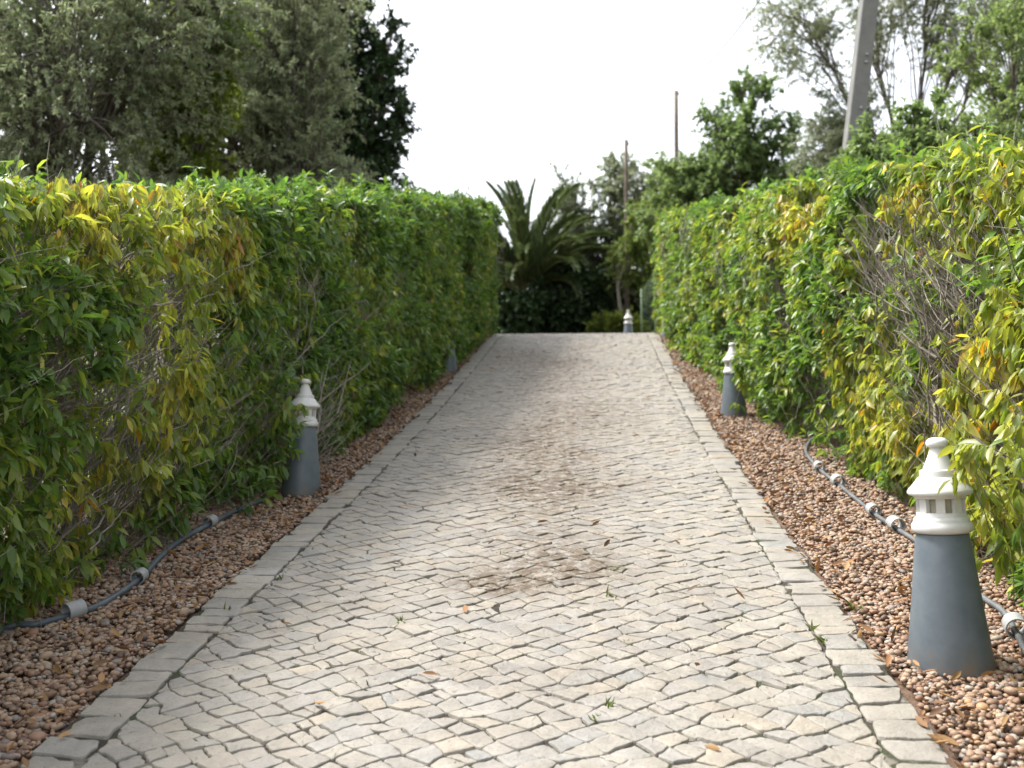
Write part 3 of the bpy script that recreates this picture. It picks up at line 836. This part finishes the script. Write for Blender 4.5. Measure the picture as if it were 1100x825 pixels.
# right, behind the hedge
tree('airy_tree', 'thin crowned grey green tree with bare slanting limbs behind the concrete pole', pt(985, 15.5), 2.0,
     [((-1.75, 0, 4.8), (.8, .8, .85)), ((-1.3, 0, 3.2), (.6, .7, .7)), ((-.5, .2, 5.2), (.8, .8, .9)), ((.3, .1, 5.6), (.8, .9, .8)), ((-.9, 0, 3.6), (.6, .7, .8)), ((.9, -.1, 4.6), (.8, .9, .9)), ((-1.1, .1, 2.7), (.6, .6, .8)), ((1.5, .2, 5.4), (.8, .8, .7))],
     'grey', 190, 9, 17, .066, .016, .085, .42, .45, lean=(-.1, 0), up=-.1)
tree('leafy_tree', 'leafy green and bronze tree at the right edge behind the sunlit hedge', pt(1085, 12.5), 1.4,
     [((-.4, 0, 2.4), (.9, .9, .9)), ((.6, 0, 2.9), (1., 1., 1.1)), ((.2, .2, 4.0), (1., 1., .9)), ((1.2, .1, 4.4), (.9, .9, .9)), ((-.9, .1, 2.0), (.7, .7, .7)), ((.7, 0, 1.8), (1., 1., .7))],
     'green', 190, 7, 15, .07, .026, .11, .34, .3, tint=(.2, 1))
tree('leafy_tree', 'round topped green tree seen between the far wooden pole and the concrete pole', pt(800, 19.5), 1.4,
     [((-.1, 0, 3.72), (.8, .9, 1.)), ((-.75, .1, 2.85), (.8, .8, .9)), ((.6, 0, 3.10), (.8, .9, .9)), ((.15, .1, 4.84), (.45, .5, .5)), ((-.55, 0, 4.28), (.45, .5, .4)), ((.85, 0, 4.15), (.4, .4, .45)), ((-1.4, 0, 2.36), (.8, .8, .8)), ((.2, 0, 2.11), (1.2, .9, .8)), ((1.35, 0, 2.85), (.6, .7, .8)), ((-1.3, .1, 3.35), (.5, .6, .5)), ((0, 0, 2.2), (.9, .8, .9))],
     'green', 270, 7, 17, .085, .036, .11, .30, .2, tint=(0, .7))
tree('sprouting_shrub', 'bright green shrub poking up above the right hedge beside the concrete pole', pt(966, 10.2), .8,
     [((-.1, 0, 2.3), (.45, .45, .55)), ((.3, .1, 2.6), (.3, .3, .4)), ((-.42, 0, 2.1), (.34, .35, .38))],
     'green', 80, 7, 15, .075, .03, .05, .2, .1, cat='shrub', tint=(.1, .8))
tree('leafy_tree', 'loose grey green tree behind the near wooden pole, right of the palm', pt(648, 25.0), 1.2,
     [((-.3, 0, 2.5), (1.1, 1.1, 1.2)), ((.9, .1, 2.9), (1.1, 1.1, 1.3)), ((.5, 0, 4.1), (.9, .9, .7)), ((-.7, .1, 3.6), (.6, .7, .6)), ((1.9, .2, 3.2), (1., 1., 1.2)), ((1.7, .1, 4.3), (.6, .6, .5)), ((.2, 0, 1.6), (1.3, 1., .9)), ((-1.0, 0, 4.2), (.3, .3, .3))],
     'grey', 270, 7, 16, .095, .036, .12, .38, .3, tint=(0, .75))
tree('young_tree', 'slender young tree with a pale leaning trunk behind the distant bollard', pt(671, 22.8), 1.3,
     [((.1, 0, 2.0), (.5, .5, .6)), ((.5, .1, 2.5), (.5, .5, .6)), ((.9, 0, 1.6), (.6, .5, .7)), ((.3, 0, 3.0), (.4, .4, .4))],
     'lime', 75, 7, 14, .075, .026, .045, .32, .5, lean=(-.15, 0), bark='twig', tint=(.0, .8))
tree('leafy_tree', 'pale green tree above the far end of the right hedge', pt(735, 23.5), 1.2,
     [((-.3, 0, 2.76), (.9, .9, .9)), ((.5, .1, 3.48), (.9, .9, .9)), ((.1, 0, 1.80), (1., .9, .8)), ((-.5, 0, 3.96), (.5, .5, .5)), ((.9, 0, 4.44), (.5, .5, .5))],
     'green', 150, 7, 15, .09, .036, .1, .34, .25, tint=(.25, 1))
# dark shrubs under the palm
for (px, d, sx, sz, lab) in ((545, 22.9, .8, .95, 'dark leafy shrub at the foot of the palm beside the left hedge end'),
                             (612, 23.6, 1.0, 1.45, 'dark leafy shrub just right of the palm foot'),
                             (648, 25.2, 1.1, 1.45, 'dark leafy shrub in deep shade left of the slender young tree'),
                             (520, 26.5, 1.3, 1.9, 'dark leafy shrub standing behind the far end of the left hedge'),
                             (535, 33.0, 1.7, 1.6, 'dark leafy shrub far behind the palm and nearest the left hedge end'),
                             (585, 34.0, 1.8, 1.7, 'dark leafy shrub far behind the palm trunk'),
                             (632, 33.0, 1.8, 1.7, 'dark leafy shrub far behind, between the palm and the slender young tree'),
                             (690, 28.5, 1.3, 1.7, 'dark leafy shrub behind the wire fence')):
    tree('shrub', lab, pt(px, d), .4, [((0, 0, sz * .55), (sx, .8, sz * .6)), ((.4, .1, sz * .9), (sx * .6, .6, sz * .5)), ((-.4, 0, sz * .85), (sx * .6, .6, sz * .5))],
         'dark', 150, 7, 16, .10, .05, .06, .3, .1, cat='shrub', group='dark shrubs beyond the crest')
p = at(664, 362, 22.6)
tree('low_bush', 'low rounded green bush behind the distant bollard at the top of the drive', np.array([p[0], p[1], 0]), .1,
     [((0, 0, .48), (.72, .5, .40)), ((-.32, 0, .42), (.55, .4, .30)), ((.40, 0, .40), (.42, .4, .30))], 'lime', 120, 7, 12, .05, .022, .03, .12, .0, cat='shrub', tint=(.35, 1.))

# ------------------------------------------------------------------ palm
def palm(px, d):
    b0 = pt(px, d); b0[2] = gz(b0[1]) - .05
    root = empty('palm_tree', b0); tag(root, 'feathery palm with upright arching fronds at the top of the drive', 'palm')
    w = MB(); pr = [(.0, .0), (.34, .0), (.30, .25), (.33, .35), (.29, .55), (.33, .65), (.28, .85), (.31, .95), (.24, 1.25), (.0, 1.3)]
    lathe(w, pr, 22); w.build('trunk', M['bark'], root)
    top = np.array([0, 0, 1.30])
    specs = []
    for k in range(54):
        az = k * 2.39996 + rng.normal() * .15
        el = R(88) - (k / 54) ** .95 * R(68) + rng.normal() * .05
        specs.append((az, el, rng.uniform(2.6, 3.05) * (1 - .30 * (k / 54))))
    for (az, el, L) in specs:
        h_ = np.array([math.cos(az), math.sin(az), 0])
        K = 16; P = [top + h_ * .12]; e = el
        for s in range(K):
            P.append(P[-1] + (h_ * math.cos(e) + np.array([0, 0, 1.]) * math.sin(e)) * L / K)
            e -= (.020 + .150 * (s / K) ** 1.7) * min(1.35, .50 + (R(90) - el) * 1.8)
        P = np.array(P)
        f = MB(); tubes(f, P[None], np.linspace(.022, .004, K + 1)[None], 5, tint=.8, caps=False)
        n = 150; t = np.repeat(np.linspace(.14, .99, n // 2), 2)
        s_, tg = along(np.repeat(P[None], n, 0), t)
        side = nrm(np.cross(tg, np.array([0, 0, 1.]) + 1e-3 * h_)); nr = np.cross(side, tg)
        sg = np.tile([1, -1], n // 2)[:, None]
        dd = nrm(tg * 1.15 + side * sg * (.55 + rng.normal(size=(n, 1)) * .08) + nr * .40 + rng.normal(size=(n, 3)) * .04)
        ll = (.16 + .34 * np.clip(t * 4, 0, 1) * (1 - t ** 3)) * rng.uniform(.85, 1.1, n)
        dead = el < R(-8)
        leaves(f, s_, dd, ll, np.full(n, .042), np.clip((.85 if dead else .35) + rng.normal(size=n) * .15, 0, 1), rng.random(n), detail=0, curl=.10, fold=.3, Nn=np.repeat(nr[:1] * 0, n, 0) + nr)
        f.build('frond', M['palm'], root)
palm(566, 24.0)

# ------------------------------------------------------------------ poles, cable, fence
def tilt_obj(o, a, b_):
    d = Vector(b_ - a); o.rotation_mode = 'QUATERNION'; o.rotation_quaternion = d.to_track_quat('Z', 'Y')

# concrete utility pole, leaning slightly
pa, pb = at(912.5, 188, 12.0), at(938, -40, 12.0)
ax = nrm(pb - pa)
fg = pa - ax * (pa[2] - gz(pa[1]) + .3) / ax[2]
topz = 7.2
tp = fg + ax * topz
root = empty('utility_pole', fg); tag(root, 'leaning square concrete utility pole rising behind the right hedge', 'utility pole')
w = MB()
def sq(z, hx, hy, ch):
    return np.array([(-hx + ch, -hy, z), (hx - ch, -hy, z), (hx, -hy + ch, z), (hx, hy - ch, z), (hx - ch, hy, z), (-hx + ch, hy, z), (-hx, hy - ch, z), (-hx, -hy + ch, z)])
zs = np.linspace(0, topz, 12)
V = np.concatenate([sq(z, .106 - .003 * z, .088 - .003 * z, .008) for z in zs] + [np.array([[0, 0, topz + .01]])])
q = [(r * 8 + k, r * 8 + (k + 1) % 8, (r + 1) * 8 + (k + 1) % 8, (r + 1) * 8 + k) for r in range(11) for k in range(8)]
w.add(V, [(88 + k, 88 + (k + 1) % 8, 96) for k in range(8)], q)
o = w.build('shaft', M['concrete'], root, smooth=False)
turn = R(33)
for (px, py) in ((930.5, 61), (929.5, 69), (924, 118)):
    t = np.dot(at(px, py, 12.0) - fg, ax)
    w = MB(); hy = .088 - .003 * t
    lathe(w, [(.0, 0), (.017, 0), (.017, .016), (.011, .026), (.0, .028)], 14)
    o = w.build('bolt_cap', M['collar'], root)
    o.location = (.02, -hy + .004, float(t)); o.rotation_euler = (R(90), 0, 0)
qd = Vector(ax).to_track_quat('Z', 'Y')
root.rotation_mode = 'QUATERNION'
from mathutils import Quaternion
root.rotation_quaternion = qd
# turn the square section so that its broad face looks down the drive
dirx = Vector((1, 0, 0)); cur = qd @ dirx
yawfix = math.atan2(cur.y, cur.x)
root.rotation_quaternion = qd @ Quaternion((0, 0, 1), -yawfix + R(6))

def wood_pole(px, ytop, d, rad, label):
    f = at(px, 350, d); f[2] = gz(f[1]) - .1
    t = at(px, ytop, d)
    root = empty('wooden_pole', f); tag(root, label, 'pole', 'weathered wooden poles beyond the crest')
    h_ = t[2] - f[2]
    w = MB(); tubes(w, np.stack([np.linspace(0, 0, 8), np.zeros(8), np.linspace(0, h_, 8)], -1)[None], np.linspace(rad * 1.2, rad * .85, 8)[None], 10)
    o = w.build('post', M['timber'], root)
    c_ = MB(); lathe(c_, [(0, 0), (rad * .5, 0), (rad * .6, .03), (rad * .35, .06), (rad * .5, .09), (0, .11)], 10)
    o = c_.build('insulator', M['collar'], root); o.location = (rad * .9, 0, h_ - .12); o.scale = (.8, .8, .8)
    return t
wood_pole(673.5, 148, 23.8, .052, 'shorter weathered wooden pole standing in front of the loose grey green tree')
t2 = wood_pole(728, 94, 30.0, .072, 'taller weathered wooden pole standing behind the trees further right')
mb = MB()
a, b_ = t2 + np.array([.05, 0, -.05]), tp + np.array([0, 0, -.15])
s = np.linspace(0, 1, 40)[:, None]
L = a + (b_ - a) * s - np.array([0, 0, 1.]) * .45 * 4 * s * (1 - s)
tubes(mb, L[None], .013, 5)
tag(mb.build('overhead_cable', M['cable']), 'thin overhead cable sagging from the concrete pole to the taller wooden pole', 'cable')

# wire fence past the right hedge end
fa, fb = at(704, 356, 17.2), at(689, 356, 21.5)
root = empty('wire_fence', (fa[0], fa[1], gz(fa[1]))); tag(root, 'light green wire mesh fence past the far end of the right hedge', 'fence')
org = np.array(root.location)
dirf = (fb - fa)[:2]; Lf = np.linalg.norm(dirf); dirf = dirf / Lf
fpts = []
for k, t in enumerate((0.0, Lf)):
    x, y = fa[:2] + dirf * t
    fpts.append((x, y, gz(y)))
    w = MB(); tubes(w, np.array([[x, y, gz(y) - .1], [x, y, gz(y) + .5], [x, y, gz(y) + 1.12]])[None], .013, 8)
    o = w.build('post', M['fencepaint'], root, loc=org); o.location = (0, 0, 0)
w = MB()
for zz in np.arange(.08, 1.09, .25):
    P = np.array([[x, y, z + zz] for x, y, z in fpts]); tubes(w, P[None], .0014, 4)
nv = 16
for t in np.linspace(0, Lf, nv):
    x, y = fa[:2] + dirf * t
    tubes(w, np.array([[x, y, gz(y) + .05], [x, y, gz(y) + 1.09]])[None], .0011, 4)
o = w.build('wire_mesh', M['fencepaint'], root, loc=org); o.location = (0, 0, 0)

# ------------------------------------------------------------------ weeds in the joints, fallen leaves
mb = MB()
n = 150
cx = rng.uniform(-1.2, 1.2, n); cy = 2.3 + rng.random(n) ** 1.4 * 6
known = np.array([hit(*p)[:2] for p in ((388, 735), (650, 760), (640, 772), (655, 612), (432, 668), (918, 652), (885, 690), (875, 675), (300, 622), (655, 640), (245, 655))])
cx = np.concatenate([cx, known[:, 0]]); cy = np.concatenate([cy, known[:, 1]]); big = np.concatenate([np.full(n, .45), np.full(len(known), 1.)])
for x, y, g in zip(cx, cy, big):
    k = int(rng.integers(5, 12))
    P = np.stack([x + rng.normal(size=k) * .012, y + rng.normal(size=k) * .012, np.full(k, gz(y) - .012)], -1)
    D = nrm(np.stack([rng.normal(size=k) * .55, rng.normal(size=k) * .55, rng.uniform(.4, 1, k)], -1))
    ll = rng.uniform(.022, .055, k) * g
    leaves(mb, P, D, ll, ll * .13 + .001, rng.random(k), rng.random(k), detail=0, curl=.25)
tag(mb.build('joint_weeds', M['grass']), 'tiny grass tufts growing in the joints of the paving', 'weeds', kind='stuff')
mb = MB()
n = 1500
sd = rng.choice([-1, 1], n); x = sd * (1.15 + np.abs(rng.normal(size=n)) * .28 + .05); y = 2.3 + rng.random(n) * 13
x[:60] = rng.uniform(-1.1, 1.1, 60)
P = np.stack([x, y, gz(y) + np.where(np.abs(x) > 1.27, -.004, .010)], -1)
D = nrm(np.stack([rng.normal(size=n), rng.normal(size=n), rng.normal(size=n) * .15 + .16], -1))
ll = rng.uniform(.025, .07, n)
leaves(mb, P, D, ll, ll * .38, rng.random(n), rng.random(n), curl=-.2, fold=.3)
tag(mb.build('leaf_litter', M['litter']), 'dry brown leaves scattered along the pebble beds and kerbs', 'fallen leaves', kind='stuff')

# ------------------------------------------------------------------ light
az, el = R(20), R(57)     # the sun stands to the left, a little ahead of the camera
sd = Vector((-math.cos(az) * math.cos(el), math.sin(az) * math.cos(el), math.sin(el)))
ld = bpy.data.lights.new('sun', 'SUN'); ld.energy = 2.0; ld.angle = R(12); ld.color = (1, .955, .885)
lo = bpy.data.objects.new('sun', ld); col.objects.link(lo); lo.location = (-10, 5, 20)
lo.rotation_mode = 'QUATERNION'; lo.rotation_quaternion = (-sd).to_track_quat('-Z', 'Y')
wd = bpy.data.worlds.new('World'); sc.world = wd; wd.use_nodes = True
nt = wd.node_tree; nt.nodes.clear()
sky = nt.nodes.new('ShaderNodeTexSky'); sky.sky_type = 'NISHITA'; sky.sun_disc = False
sky.sun_elevation = el; sky.sun_rotation = math.atan2(sd.x, sd.y); sky.dust_density = 3.5; sky.air_density = 1.0; sky.ozone_density = 1.0
hs = nt.nodes.new('ShaderNodeHueSaturation'); hs.inputs['Saturation'].default_value = .25; hs.inputs['Value'].default_value = 1.0
bg = nt.nodes.new('ShaderNodeBackground'); bg.inputs['Strength'].default_value = .15
ow = nt.nodes.new('ShaderNodeOutputWorld')
nt.links.new(sky.outputs[0], hs.inputs['Color']); nt.links.new(hs.outputs[0], bg.inputs[0]); nt.links.new(bg.outputs[0], ow.inputs[0])

# ------------------------------------------------------------------ camera and render settings
cd = bpy.data.cameras.new('camera'); cd.sensor_width = 36; cd.lens = 36; cd.clip_start = .05; cd.clip_end = 3000
cd.dof.use_dof = True; cd.dof.focus_distance = 4.0; cd.dof.aperture_fstop = 2.8
co = bpy.data.objects.new('camera', cd); col.objects.link(co); sc.camera = co
co.location = [float(v) for v in CAM]; co.rotation_euler = (R(90) + PITCH, 0, YAW)
sc.view_settings.view_transform = 'Standard'; sc.view_settings.look = 'None'
sc.view_settings.exposure = 1.54; sc.view_settings.gamma = 1; sc.view_settings.use_curve_mapping = False
cy = sc.cycles
cy.max_bounces = 9; cy.diffuse_bounces = 6; cy.glossy_bounces = 2; cy.transmission_bounces = 4; cy.transparent_max_bounces = 4
cy.caustics_reflective = False; cy.caustics_refractive = False; cy.sample_clamp_indirect = 6
cy.use_denoising = True
try: cy.denoiser = 'OPENIMAGEDENOISE'
except Exception: pass
